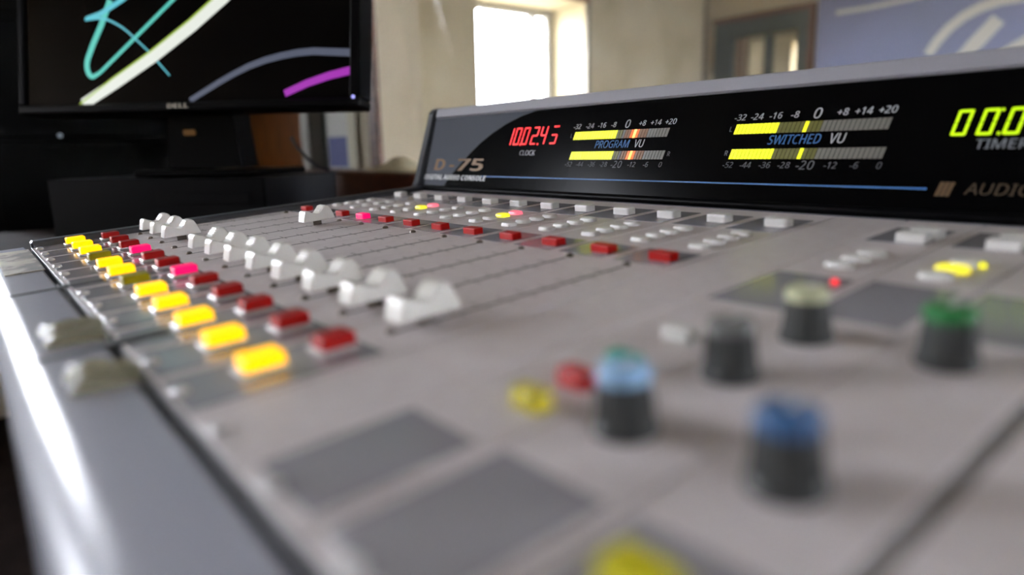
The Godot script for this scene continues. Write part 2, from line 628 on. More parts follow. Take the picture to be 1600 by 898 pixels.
	b.box(Vector3(0.4, 0, -4.65), Vector3(0.55, 2.6, zb - 0.15))
	structure(put("wall_corridor_end", b.mesh(), cream, self), "end wall of the corridor", "wall")
	# pipe in the room corner
	var pc := Build.new()
	pc.lathe([[0.011, 0.0], [0.011, 2.6]], 10)
	structure(put("trim_2", pc.mesh(), mat("corner_pipe", Color("8f8674"), 0.6), self, Vector3(xs + 0.02, 0, zb + 0.02)), "thin vertical pipe in the studio corner", "pipe")
	# banner
	var bn := node("wall_banner", self, Vector3(0, 0, zb + 0.005))
	tag(bn, "lavender-blue banner with white curved lettering on the rear studio wall", "banner")
	put("cloth", span(Vector3(-1.668, 0.6, 0.0), Vector3(0.6, 2.1, 0.02), 0.004), tri_mat("banner_blue", noise_tex(41, 0.004, [[0.0, Color("7f88ab")], [0.5, Color("868eb6")], [1.0, Color("8b90b0")]]), Vector3(0.6, 0.6, 0.6), 0.6), bn)
	var white := mat("banner_white", Color("cfcfc8"), 0.6)
	b = Build.new()
	b.ribbon([Vector2(-1.57, 1.525), Vector2(-1.42, 1.523), Vector2(-1.22, 1.53), Vector2(-0.9, 1.56)], 0.022, 0.02, 0.0225, 0.7)
	put("underline_stroke", b.mesh(), white, bn)
	b = Build.new()
	var arc := []
	for q in [[-1.115, 1.265], [-1.085, 1.318], [-1.04, 1.372], [-0.985, 1.415], [-0.92, 1.445], [-0.84, 1.462], [-0.74, 1.462], [-0.62, 1.44], [-0.52, 1.40]]:
		arc.append(Vector2(q[0], q[1]))
	b.ribbon(arc, 0.042, 0.02, 0.0225, 1.1)
	put("arc_stroke", b.mesh(), white, bn)
	b = Build.new()
	b.ribbon([Vector2(-0.845, 1.385), Vector2(-0.93, 1.285), Vector2(-0.99, 1.20), Vector2(-1.04, 1.08)], 0.062, 0.02, 0.0225, 1.15)
	put("letter_stroke", b.mesh(), white, bn)
	b = Build.new()
	b.ribbon([Vector2(-0.60, 1.32), Vector2(-0.70, 1.285), Vector2(-0.80, 1.225), Vector2(-0.86, 1.12)], 0.07, 0.02, 0.0225, 1.1)
	put("letter_stroke", b.mesh(), white, bn)


# ------------------------------------------------------------------ desk
func build_desk() -> void:
	var dk := node("desk", self, Vector3(0, 0, 0))
	tag(dk, "dark brown wooden desk carrying the mixing console", "desk")
	var wood := tri_mat("desk_wood", noise_tex(55, 0.02, [[0.0, Color("120a07")], [0.6, Color("1c100b")], [1.0, Color("25160f")]]), Vector3(1.2, 6, 6), 0.75)
	put("desktop", span(Vector3(-1.26, 0.705, -0.66), Vector3(1.3, 0.745, 0.06), 0.004), wood, dk)
	put("side_panel", span(Vector3(-1.24, 0, -0.62), Vector3(-1.20, 0.705, 0.05), 0.002), wood, dk)
	put("side_panel", span(Vector3(1.22, 0, -0.62), Vector3(1.26, 0.705, 0.05), 0.002), wood, dk)
	put("back_panel", span(Vector3(-1.20, 0.2, -0.62), Vector3(1.22, 0.705, -0.60), 0.002), wood, dk)


# ------------------------------------------------------------------ console
func loc(x: float, y: float, z: float) -> Vector3:
	return Vector3(x, y, z) * 0.001


func bottom_at(z: float) -> float:
	# local height of the desk top under the tilted console
	return (-0.0545 + z * sin(deg_to_rad(TILT))) / cos(deg_to_rad(TILT))


func build_console() -> void:
	console = node("mixing_console", self, Vector3(0, 0.8, 0))
	console.rotation_degrees.x = TILT
	tag(console, "white broadcast mixing console with lit yellow buttons, faders and black meter bridge", "mixing console")
	var face_tex := noise_tex(61, 0.03, [[0.0, Color("ccc3c4")], [0.5, Color("d1c9ca")], [1.0, Color("d6cfd0")]], 512, 4)
	tri_mat("face", face_tex, Vector3(6, 6, 6), 0.42)
	mat("dark_chassis", Color("2a282a"), 0.7)
	mat("label_grey", Color("98969c"), 0.14)
	mat("arm_blue", Color("a5a7b3"), 0.27)
	mat("rim_dark", Color("3c3e43"), 0.4)
	mat("metal", Color("dcdcde"), 0.36, 0.7)
	mat("screw_dark", Color("6d655c"), 0.35, 0.8)
	mat("print", Color("4c4846"), 0.6)
	mat("cap_white", Color("e2e0da"), 0.32)
	mat("base_white", Color("b9b7b5"), 0.3)
	mat("pad_white", Color("d8d6d3"), 0.4)
	mat("red_unlit", Color("a50805"), 0.38).metallic_specular = 0.35
	mat("red_upper", Color("b01210"), 0.4).metallic_specular = 0.3
	mat("olive_unlit", Color("a09200"), 0.34).metallic_specular = 0.35
	mat("yellow_lit", Color("8a5200"), 0.35, 0.0, Color(1.0, 0.75, 0.0), 1.6).metallic_specular = 0.3
	mat("pink_lit", Color("700028"), 0.35, 0.0, Color(1.0, 0.06, 0.42), 0.95).metallic_specular = 0.3
	mat("assign_yellow_lit", Color("d8d040"), 0.3, 0.0, Color(0.98, 0.93, 0.16), 0.9)
	mat("assign_pink_lit", Color("e08090"), 0.3, 0.0, Color(1.0, 0.42, 0.50), 0.95)

	# chassis under the face plates
	var b := Build.new()
	b.sweep(PackedVector2Array([Vector2(0.0325, -0.006), Vector2(0.0325, bottom_at(0.0325)), Vector2(-0.46, bottom_at(-0.46)), Vector2(-0.46, -0.006)]), -0.462, 0.30)
	put("chassis", b.mesh(), mats["dark_chassis"], console)
	# armrest with its rounded front
	var pr := PackedVector2Array()
	pr.append(Vector2(0.0325, -0.0015))
	pr.append(Vector2(0.034, 0.0))
	pr.append(Vector2(0.053, 0.0))
	for k in range(1, 13):
		var a := PI * 0.5 * k / 12.0
		pr.append(Vector2(0.053 + sin(a) * 0.0145, -0.0145 + cos(a) * 0.0145))
	pr.append(Vector2(0.0675, bottom_at(0.0675)))
	pr.append(Vector2(0.0325, bottom_at(0.0325)))
	b = Build.new()
	b.sweep(pr, -0.474, 0.30)
	put("armrest", b.mesh(), mats["arm_blue"], console)
	put("metal_trim", span(loc(-460, -3, 28.6), loc(300, 0.1, 29.6), 0.0002), mat("trim_metal", Color("5c5c60"), 0.4, 0.3), console)
	# left side rim
	put("side_rim", span(loc(-474, bottom_at(0.0) * 1000 + 2.0, -352), loc(-460, 5.0, 29), 0.0015), mats["rim_dark"], console)
	put("side_rim", span(loc(300.5, bottom_at(0.0) * 1000 + 2.0, -352), loc(312, 5.0, 29), 0.0015), mats["rim_dark"], console)

	build_plates()
	for i in 12:
		build_channel(i)
	build_master()
	build_bridge()


# a face plate split around the given x-z cut-outs (slots), all in millimetres
func plate(x0: float, x1: float, z0: float, z1: float, slot = null) -> ArrayMesh:
	var b := Build.new()
	x0 += 0.35
	x1 -= 0.35
	if slot == null:
		b.box(loc(x0, -2.5, z0), loc(x1, 0, z1), 0.0005)
	else:
		b.box(loc(x0, -2.5, z0), loc(slot[0], 0, z1), 0.0)
		b.box(loc(slot[1], -2.5, z0), loc(x1, 0, z1), 0.0)
		b.box(loc(slot[0], -2.5, z0), loc(slot[1], 0, slot[2]), 0.0)
		b.box(loc(slot[0], -2.5, slot[3]), loc(slot[1], 0, z1), 0.0)
	return b.mesh()


var plates := []


func build_plates() -> void:
	for i in 12:
		var cx := -40.0 * i
		var p := put("channel_faceplate", plate(-18.2, 21.8, -349, 28.5, [-1.2, 1.2, -176, -50]), mats["face"], console, loc(cx, 0, 0))
		plates.append(p)
		put("button_label_panel", box_mesh(Vector3(0.0335, 0.0003, 0.0625), 0.0001), mats["label_grey"], p, loc(1.2, 0.15, -4.3))
		put("cue_label_panel", box_mesh(Vector3(0.0325, 0.0003, 0.0305), 0.0001), mats["label_grey"], p, loc(0.6, 0.15, -200.6))
		put("source_label_panel", box_mesh(Vector3(0.0325, 0.0003, 0.0435), 0.0001), mats["label_grey"], p, loc(0.9, 0.15, -306))
		if not (i in [2, 6]):
			put("plate_screw", screw_mesh(2.7), mats["metal"], p, loc(0, 0.2, 25))
		put("slot_liner", box_mesh(Vector3(0.0024, 0.0015, 0.126)), mat("liner_black", Color("1b1917"), 0.9), p, loc(0, -0.8, -113))
		put("slot_screw", screw_mesh(2.0), mats["screw_dark"], p, loc(0, 0.0, -48.0))
		put("slot_screw", screw_mesh(2.2), mats["screw_dark"], p, loc(0, 0.0, -178.5))
		if not meshes.has("marks"):
			var mk := Build.new()
			for k in 9:
				var z := -66.0 - k * 12.2
				mk.box(loc(-8.5 if k % 2 == 0 else -6.5, 0, z - 0.35), loc(-2.0, 0.05, z + 0.35))
				mk.box(loc(2.0, 0, z - 0.35), loc(6.5, 0.05, z + 0.35))
			meshes["marks"] = mk.mesh()
		put("scale_marks", meshes["marks"], mats["print"], p)
	var edges := [21.8, 60.8, 99.0, 137.0, 175.0]
	for k in 4:
		var p := put("module_faceplate", plate(edges[k], edges[k + 1], -349, 28.5), mats["face"], console)
		plates.append(p)
		put("plate_screw", screw_mesh(2.7), mats["metal"], p, loc([38.0, 77.5, 116.0, 155.0][k], 0.0, 25))
	put("joint_strip", span(loc(174.6, -3, -349), loc(178.9, -0.4, 28.5)), mat("joint_grey", Color("807d7c"), 0.6), console)
	plates.append(put("module_faceplate", plate(178.5, 300, -349, 28.5), mats["face"], console))


func screw_mesh(r: float) -> ArrayMesh:
	var key := "screw%s" % r
	if not meshes.has(key):
		var b := Build.new()
		var m := r * 0.001
		b.lathe([[m, 0.0], [m * 0.98, 0.0006], [m * 0.86, 0.0012], [m * 0.62, 0.0016], [m * 0.32, 0.0018], [0.00001, 0.0019]], 16)
		meshes[key] = b.mesh()
	return meshes[key]


func fader_mesh() -> ArrayMesh:
	if meshes.has("fader"):
		return meshes["fader"]
	# (z, y) profile in mm, front at z = 0, back at z = -26
	var pts := PackedVector2Array()
	for q in [[0.8, 4.0], [-0.6, 9.8], [-1.3, 11.9], [-2.1, 12.7], [-3.4, 12.9], [-4.8, 12.4], [-6.6, 11.2], [-8.6, 10.1], [-10.6, 9.6], [-12.4, 9.8], [-14.0, 10.9], [-15.4, 12.6], [-16.8, 14.3], [-18.2, 15.3], [-19.8, 15.6], [-21.4, 15.3], [-22.6, 14.3], [-23.8, 12.2], [-25.4, 8.2], [-26.6, 5.0], [-26.6, 4.0]]:
		pts.append(Vector2(q[0], q[1]) * 0.001)
	var b := Build.new()
	b.sweep(pts, -0.0063, 0.0063, 0.0006)
	# grip ribs on the rising saddle
	for k in 4:
		var t := 0.14 + k * 0.27
		var p := Vector2(-13.6, 10.6).lerp(Vector2(-17.6, 15.0), t)
		b.box(loc(-5.6, p.y - 0.3, p.x - 0.35), loc(5.6, p.y + 0.45, p.x + 0.35), 0.00015)
	meshes["fader"] = b.mesh()
	return meshes["fader"]


func lens_button(called: String, at: Vector3, w: float, d: float, h: float, m: Material, lip: float) -> Node3D:
	var o := node(called, console, at * 0.001)
	put("lens", pad_mesh(w * 0.001, d * 0.001, (h - 1.2) * 0.001, 0.0011, 0.0009), m, o, loc(0, 1.2, 0))
	var b := Build.new()
	b.box(loc(-w * 0.5 - 0.5, 0, -d * 0.5 - 0.4), loc(w * 0.5 + 0.5, 1.4, d * 0.5 + lip), 0.0004)
	put("socket", b.mesh(), mats["base_white"], o)
	return o


func build_channel(i: int) -> void:
	var cx := -40.0 * i
	var on: bool = i in [5, 8]
	var y := lens_button("off_button", Vector3(cx, 0.3, -0.2), 11.5, 13.5, 5.9, mats["olive_unlit"] if on else mats["yellow_lit"], 1.6)
	y.set_meta("label", "unlit olive-yellow button" if on else "glowing yellow button")
	var r := lens_button("on_button", Vector3(cx, 0.3, -25.8), 11.0, 12.5, 5.8, mats["pink_lit"] if on else mats["red_unlit"], 1.6)
	r.set_meta("label", "glowing pink button" if on else "unlit dark red button")
	var cue := put("cue_button", pad_mesh(0.0135, 0.0075, 0.0042, 0.0008, 0.0006), mats["pink_lit"] if i == 8 else mats["red_upper"], console, loc(cx + 8.0, 0.3, -197))
	if i == 8:
		cue.set_meta("label", "glowing pink cue button")
	for k in 4:
		var m: Material = mats["pad_white"]
		if on and k == 2:
			m = mats["assign_yellow_lit"]
		if on and k == 3:
			m = mats["assign_pink_lit"]
		put("assign_button", pad_mesh(0.0125, 0.0085, 0.0026, 0.0038, 0.0016), m, console, loc(cx + 5.0, 0, -231 - k * 13.0))
	put("source_button", pad_mesh(0.015, 0.0092, 0.005, 0.002, 0.0013), mats["pad_white"], console, loc(cx + 8.0, 0.3, -304))
	var fz := -146.0 if i == 8 else -50.0
	var fd := put("fader_cap", fader_mesh(), mats["cap_white"], console, loc(cx, 0, fz))
	if i == 8:
		fd.set_meta("label", "white fader cap pushed up its slot")
	put("fader_stem", box_mesh(Vector3(0.0014, 0.007, 0.007), 0.0002), mats["screw_dark"], console, loc(cx, 1.2, fz - 13))


# ------------------------------------------------------------------ master section at the right
func knob(x: float, z: float, cap: Material, col: String) -> void:
	var o := node("rotary_knob", console, loc(x, 0, z))
	o.scale = Vector3(1.13, 1.08, 1.13)
	o.set_meta("label", "grey fluted knob with a %s cap" % col)
	if not meshes.has("knob_body"):
		var b := Build.new()
		b.lathe([[0.0072, 0.0], [0.0072, 0.0016], [0.0067, 0.0024], [0.0066, 0.0024, 1], [0.0057, 0.0122, 1], [0.0050, 0.0122], [0.00001, 0.0122]], 80, 20, 0.0004)
		meshes["knob_body"] = b.mesh()
		b = Build.new()
		b.lathe([[0.0057, 0.0], [0.0056, 0.0022], [0.0052, 0.0029], [0.0044, 0.0032], [0.00001, 0.0032]], 32)
		meshes["knob_cap"] = b.mesh()
	put("knob_body", meshes["knob_body"], mat("knob_grey", Color("333534"), 0.4), o)
	put("knob_cap", meshes["knob_cap"], cap, o, loc(0, 12.0, 0))
	put("pointer_line", box_mesh(Vector3(0.0008, 0.0003, 0.005)), mat("pointer", Color("dedede"), 0.5), o, loc(0, 15.3, -2.4))


func build_master() -> void:
	var p2: Node3D = plates[13]
	var p3: Node3D = plates[14]
	var p4: Node3D = plates[15]
	var panel := func(p: Node3D, x0: float, x1: float, z0: float, z1: float) -> void:
		put("label_panel", span(loc(x0, 0, z0), loc(x1, 0.3, z1), 0.0001), mats["label_grey"], p)
	# lower blocks
	panel.call(p2, 65.5, 94.8, -18, 23.5)
	panel.call(p3, 102.5, 134.0, -20, 23.5)
	panel.call(p4, 141.0, 172.0, -21, 23.5)
	# knob blocks
	panel.call(p2, 64.5, 97.0, -205, -152)
	panel.call(p3, 103.0, 133.5, -208, -154)
	panel.call(p4, 141.0, 172.0, -210, -156)
	# source blocks
	panel.call(p2, 65.5, 93.5, -325, -285)
	panel.call(p3, 103.5, 132.5, -326, -286)
	panel.call(p4, 141.5, 171.0, -327, -287)
	var n := 0
	for x in [86.0, 124.0, 161.0]:
		for k in 2:
			put("source_button", pad_mesh(0.0135, 0.0095, 0.0048, 0.0009, 0.0007), mats["pad_white"], console, loc(x + k * 1.5, 0.3, -291 - k * 13.0))
		for k in 3:
			var lit: bool = n == 1 and k == 1
			put("assign_button", pad_mesh(0.0125, 0.0095, 0.0026, 0.0038, 0.0016), mats["assign_yellow_lit"] if lit else mats["pad_white"], console, loc(x - 5.0 + k * 1.0, 0, -226 - k * 13.5))
		n += 1
	var led := Build.new()
	led.lathe([[0.0015, 0.0], [0.0015, 0.0008], [0.0011, 0.0017], [0.00001, 0.002]], 14)
	put("indicator_lamp", led.mesh(), mat("led_red", Color("d02030"), 0.3, 0.0, Color(1.0, 0.12, 0.16), 1.1), console, loc(93.0, 0.3, -196.5)).set_meta("label", "glowing red indicator lamp")
	put("indicator_lamp", led.mesh(), mat("led_yellow", Color("d0d000"), 0.3, 0.0, Color(1.0, 0.97, 0.0), 1.3), console, loc(127.0, 0.3, -251)).set_meta("label", "glowing yellow indicator lamp")
	# small coloured switches
	for q in [[88.5, -40.5, "small_yellow", "c2b40a"], [87.5, -58.5, "small_red", "b5191a"], [89.5, -76.0, "small_green", "14937a"], [87.0, -106.0, "small_white", "cdccc8"]]:
		put("push_switch", pad_mesh(0.0122, 0.007, 0.005, 0.0022, 0.0012), mat(q[2], Color(q[3]), 0.4), console, loc(q[0], 0, q[1]))
	put("push_switch", pad_mesh(0.013, 0.009, 0.0045, 0.0022, 0.0012), mat("front_yellow", Color("c9c012"), 0.4), console, loc(154.0, 0.3, -6.0)).set_meta("label", "yellow push switch nearest the front")
	knob(115.5, -46.5, mat("cap_sky", Color("93bbe0"), 0.4), "sky blue")
	knob(115.3, -90.2, mat("cap_grey", Color("6e6f6e"), 0.4), "grey")
	knob(115.6, -131.0, mat("cap_cream", Color("c3c6a2"), 0.4), "cream")
	knob(154.6, -49.0, mat("cap_blue", Color("39608f"), 0.4), "blue")
	knob(153.8, -133.6, mat("cap_green", Color("22763a"), 0.4), "green")


# ------------------------------------------------------------------ meter bridge
var slope_y := Vector3(0, 0.0869, -0.032).normalized()
var slope_n := Vector3(0, 0.032, 0.0869).normalized()
const FRONT_Z := -0.3535
var bridge: Node3D


# point on the sloping display: x and w in millimetres, d millimetres proud of it
func face(x: float, w: float, d := 0.0) -> Vector3:
	return Vector3(x * 0.001, 0, FRONT_Z) + slope_y * w * 0.001 + slope_n * d * 0.001


func face_basis(slant := 0.0) -> Basis:
	return Basis(Vector3.RIGHT, slope_y + Vector3.RIGHT * slant, slope_n)


func face_box(called: String, x0: float, x1: float, w0: float, w1: float, d0: float, d1: float, m: Material, parent: Node3D, slant := 0.0) -> MeshInstance3D:
	var o := put(called, box_mesh(Vector3(x1 - x0, w1 - w0, d1 - d0) * 0.001), m, parent)
	o.transform = Transform3D(face_basis(slant), face((x0 + x1) * 0.5, (w0 + w1) * 0.5, (d0 + d1) * 0.5))
	return o


func face_text(txt: String, x: float, w: float, size: float, m: Material, called: String, slant := 0.2, wide := 1.15, bold := false) -> void:
	var o := put(called, text_mesh(txt, size * 0.001, 0.0002, bold), m, bridge)
	var bs := face_basis(slant)
	bs.x *= wide
	o.transform = Transform3D(bs, face(x, w, 0.95))


func build_bridge() -> void:
	bridge = console
	var grey := mat("bridge_grey", Color("8f8e96"), 0.45)
	var black := mat("panel_black", Color("050506"), 0.18)
	black.metallic_specular = 0.12
	# body behind the display
	var top := face(0, 96.0)
	var st := face(0, 84.0)
	var b := Build.new()
	var ft := face(0, 0.0)
	b.sweep(PackedVector2Array([Vector2(ft.z - 0.004, -0.006), Vector2(ft.z - 0.002, 0.0), Vector2(st.z - 0.001, st.y), Vector2(top.z - 0.0025, top.y - 0.003), Vector2(top.z - 0.006, top.y), Vector2(-0.46, top.y - 0.004), Vector2(-0.465, -0.006)]), -0.470, 0.30)
	put("bridge_housing", b.mesh(), grey, console)
	# black display plate, grey corner plate, upper rail and lower roll
	face_box("display_panel", -467, 300, 5.0, 84.0, -1.5, 0.6, black, console)
	var rl := Build.new()
	rl.box(loc(-384, -5.6, -1.5), loc(384, 5.6, 1.5), 0.0012)
	var rail := put("top_rail", rl.mesh(), grey, console)
	rail.transform = Transform3D(face_basis(), face(-84, 90.4, 0.0))
	b = Build.new()
	b.lathe([[0.0031, -0.383], [0.0031, 0.383]], 16)
	var roll := put("lower_roll", b.mesh(), mat("roll_black", Color("08080a"), 0.35), console)
	roll.transform = Transform3D(Basis(Vector3.UP, Vector3.RIGHT, Vector3.FORWARD), face(-84, 3.2, -0.6))
	# grey plate with the curved edge
	b = Build.new()
	var outline := PackedVector2Array()
	for q in [[-466.5, 5.2], [-425.0, 5.2], [-414.0, 17.0], [-404.0, 27.0], [-388.0, 40.5], [-371.0, 53.0], [-352.0, 63.5], [-333.0, 72.0], [-311.0, 79.0], [-288.0, 83.8], [-466.5, 83.8]]:
		outline.append(Vector2(q[0], q[1]))
	var t := Geometry2D.triangulate_polygon(outline)
	for i in range(0, t.size(), 3):
		b.tri(face(outline[t[i]].x, outline[t[i]].y, 0.8), face(outline[t[i + 1]].x, outline[t[i + 1]].y, 0.8), face(outline[t[i + 2]].x, outline[t[i + 2]].y, 0.8), slope_n)
	for i in outline.size():
		var p := outline[i]
		var q := outline[(i + 1) % outline.size()]
		var e := (q - p)
		b.quad(face(p.x, p.y, 0.8), face(q.x, q.y, 0.8), face(q.x, q.y, 0.5), face(p.x, p.y, 0.5), Vector3.RIGHT * e.y - slope_y * e.x)
	put("corner_panel", b.mesh(), mat("corner_grey", Color("4a4e57"), 0.45), console)
	mats["corner_grey"].metallic_specular = 0.2
	# end cap with a rounded shoulder
	b = Build.new()
	var ec := PackedVector2Array()
	var f0 := face(0, 0, 4.5)
	var f1 := face(0, 86, 4.5)
	ec.append(Vector2(f0.z + 0.012, 0.0))
	ec.append(Vector2(f0.z + 0.004, 0.003))
	ec.append(Vector2(f0.z, 0.008))
	ec.append(Vector2(f1.z, f1.y))
	var c := face(0, 87.5, -7.0)
	for k in 7:
		var a := -0.35 + (PI * 0.5 + 0.35) * k / 6.0
		ec.append(Vector2(c.z + cos(a) * 0.0115, c.y + sin(a) * 0.0115))
	ec.append(Vector2(-0.460, c.y + 0.008))
	ec.append(Vector2(-0.468, c.y + 0.002))
	ec.append(Vector2(-0.468, bottom_at(-0.468) + 0.001))
	ec.append(Vector2(f0.z + 0.012, bottom_at(f0.z + 0.012) + 0.001))
	b.sweep(ec, -0.480, -0.4685, 0.0012)
	put("end_cap", b.mesh(), mat("end_cap_grey", Color("34363b"), 0.4), console)
	b = Build.new()
	b.sweep(ec, 0.3005, 0.312, 0.0012)
	put("end_cap", b.mesh(), mats["end_cap_grey"], console)

	var bronze := mat("bronze", Color("75501f"), 0.5)
	var pale := mat("print_pale", Color("b9bcc2"), 0.5)
	var dim := mat("print_dim", Color("55575c"), 0.5)
	var blue := mat("print_blue", Color("2f6fb0"), 0.5)
	face_box("blue_line", -358, 66, 17.4, 18.4, 0.6, 0.95, blue, console)
	face_text("D", -440, 29.8, 13.0, bronze, "console_name", 0.15, 2.0, true)
	face_text("-", -415, 29.8, 13.0, bronze, "console_name", 0.15, 2.0, true)
	face_text("75", -381, 29.8, 13.0, bronze, "console_name", 0.15, 2.6, true)
	face_text("DIGITAL AUDIO CONSOLE", -408, 15.6, 5.4, mat("print_white", Color("e0e2e6"), 0.5), "console_subtitle", 0.2, 1.3, true)
	face_text("CLOCK", -290, 42.0, 4.6, pale, "clock_caption", 0.1, 1.2)
	face_text("TIMER", 97.5, 43.0, 5.0, mat("print_mid", Color("80858c"), 0.5), "timer_caption", 0.1, 1.25)
	face_text("PROGRAM", -181.5, 48.3, 6.2, blue, "meter_caption", 0.2, 0.98)
	face_text("VU", -151.5, 48.3, 6.2, pale, "meter_caption", 0.2, 0.95)
	face_text("SWITCHED", -19.5, 48.3, 6.0, blue, "meter_caption", 0.2, 0.93)
	face_text("VU", 9.6, 48.3, 6.2, pale, "meter_caption", 0.2, 0.95)
	face_text("AUDIOARTS", 112, 18.3, 6.0, mat("bronze_dim", Color("3e2e16"), 0.5), "maker_name", 0.2, 1.2)
	for k in 3:
		face_box("maker_emblem", 71.5 + k * 2.6, 73.6 + k * 2.6, 14.0, 22.0, 0.6, 0.95, mat("emblem_bronze", Color("553c18"), 0.5), console, 0.25)
	var upper := ["-32", "-24", "-16", "-8", "0", "+8", "+14", "+20"]
	var lower := ["-52", "-44", "-36", "-28", "-20", "-12", "-6", "0"]
	for mtr in 2:
		var x0: float = -229.0 if mtr == 0 else -65.3
		var xw := 105.0
		var ux := [2.0, 17.5, 32.0, 45.5, 61.0, 76.5, 90.5, 105.0] if mtr == 0 else [2.6, 15.6, 29.6, 43.3, 58.6, 74.7, 87.6, 101.7]
		for k in 8:
			face_text(upper[k], x0 + ux[k], 65.2, 6.6 if k == 4 else 4.2, pale, "scale_number", 0.2, 1.15)
			face_text(lower[k], x0 + [0.0, 13.8, 28.5, 42.4, 57.0, 73.8, 88.5, 103.0][k], 31.0, 5.6 if k == 4 else 4.0, dim, "scale_number", 0.2, 1.1)
		face_text("L", x0 - 3.5, 57.0, 3.5, dim, "channel_letter", 0.1, 1.0)
		face_text("R", x0 + xw + 4.0 if mtr == 0 else x0 - 3.5, 39.5, 3.5, dim, "channel_letter", 0.1, 1.0)
		level_bar(x0, 53.4, mtr)
		level_bar(x0, 35.4, mtr)
	# clock 10:02.43 and timer 00:0
	var red := mat("seg_red", Color("400000"), 0.4, 0.0, Color(1.0, 0.06, 0.08), 1.7)
	var lime := mat("seg_lime", Color("304000"), 0.4, 0.0, Color(0.80, 1.0, 0.02), 1.2)
	var segs := ["bc", "abcdef", "abcdef", "abged", "fgbc", "agcd"]
	var dx := [-325.5, -313.6, -301.4, -287.6, -275.4, -260.0]
	for k in 6:
		digit(segs[k], dx[k], 50.2, 8.5, 17.2, 1.4, red, "clock_digit")
	for x in [-303.4, -277.4]:
		face_box("clock_dot", x - 0.9, x + 0.9, 49.6, 51.4, 0.75, 1.1, red, console)
	for k in 4:
		digit("abcdef", [73.4, 85.6, 97.8, 110.0][k], 48.2, 7.3, 14.4, 1.35, lime, "timer_digit")
	for w in [48.9, 61.8]:
		face_box("timer_dot", 94.5, 95.7, w - 0.7, w + 0.7, 0.75, 1.1, lime, console)


func level_bar(x0: float, w0: float, mtr: int) -> void:
	var bar := node("level_bar", console)
	bar.set_meta("label", "yellow lit level meter bar")
	var n := 35
	var lit := 17 if mtr == 0 else 11
	var peak := 24 if mtr == 0 else 17
	var m_lit := mat("bar_lit", Color("808000"), 0.4, 0.0, Color(0.97, 1.0, 0.0), 1.05)
	var m_olive := mat("bar_olive", Color("4c4a10"), 0.4, 0.0, Color(0.33, 0.33, 0.02), 0.35)
	var m_off := mat("bar_off", Color("6e6c64"), 0.45)
	var m_brown := mat("bar_brown", Color("6b4e30"), 0.4, 0.0, Color(0.45, 0.24, 0.06), 0.25)
	var m_orange := mat("bar_orange", Color("a05010"), 0.4, 0.0, Color(1.0, 0.45, 0.05), 0.55)
	var m_peak := mat("bar_peak", Color("ffc080"), 0.4, 0.0, Color(1.0, 0.72, 0.22), 1.6)
	for k in n:
		var m: Material = m_off
		if k < lit:
			m = m_lit
		elif mtr == 1:
			m = m_lit if k == peak else (m_olive if k <= peak + 3 else m_off)
		elif k == peak - 2 or k == peak - 1:
			m = m_peak if k == peak - 1 else m_orange
		elif k == peak:
			m = m_orange
		elif k < lit + 2:
			m = m_olive
		elif k > lit + 2 and k < peak + 4:
			m = m_brown
		face_box("segment", x0 + k * 3.0, x0 + k * 3.0 + 2.45, w0, w0 + 7.0, 0.6, 0.95, m, bar, 0.2)


# seven segment digit at its lower left corner
func digit(on: String, x: float, w: float, wd: float, h: float, t: float, m: Material, called: String) -> void:
	var b := Build.new()
	var hw := wd * 0.5
	var hh := h * 0.5
	var g := 0.25
	var bar := {"a": [[-hw + t * 0.6, hh - t], [hw - t * 0.6, hh]], "g": [[-hw + t * 0.6, -t * 0.5], [hw - t * 0.6, t * 0.5]], "d": [[-hw + t * 0.6, -hh], [hw - t * 0.6, -hh + t]], "f": [[-hw, g], [-hw + t, hh - g]], "b": [[hw - t, g], [hw, hh - g]], "e": [[-hw, -hh + g], [-hw + t, -g]], "c": [[hw - t, -hh + g], [hw, -g]]}
	for ch in on:
		var q: Array = bar[ch]
		b.box(loc(q[0][0], q[0][1], -0.2), loc(q[1][0], q[1][1], 0.2), 0.0)
	var o := put(called, b.mesh(), m, console)
	o.transform = Transform3D(face_basis(0.17), face(x + hw, w + hh, 0.95))


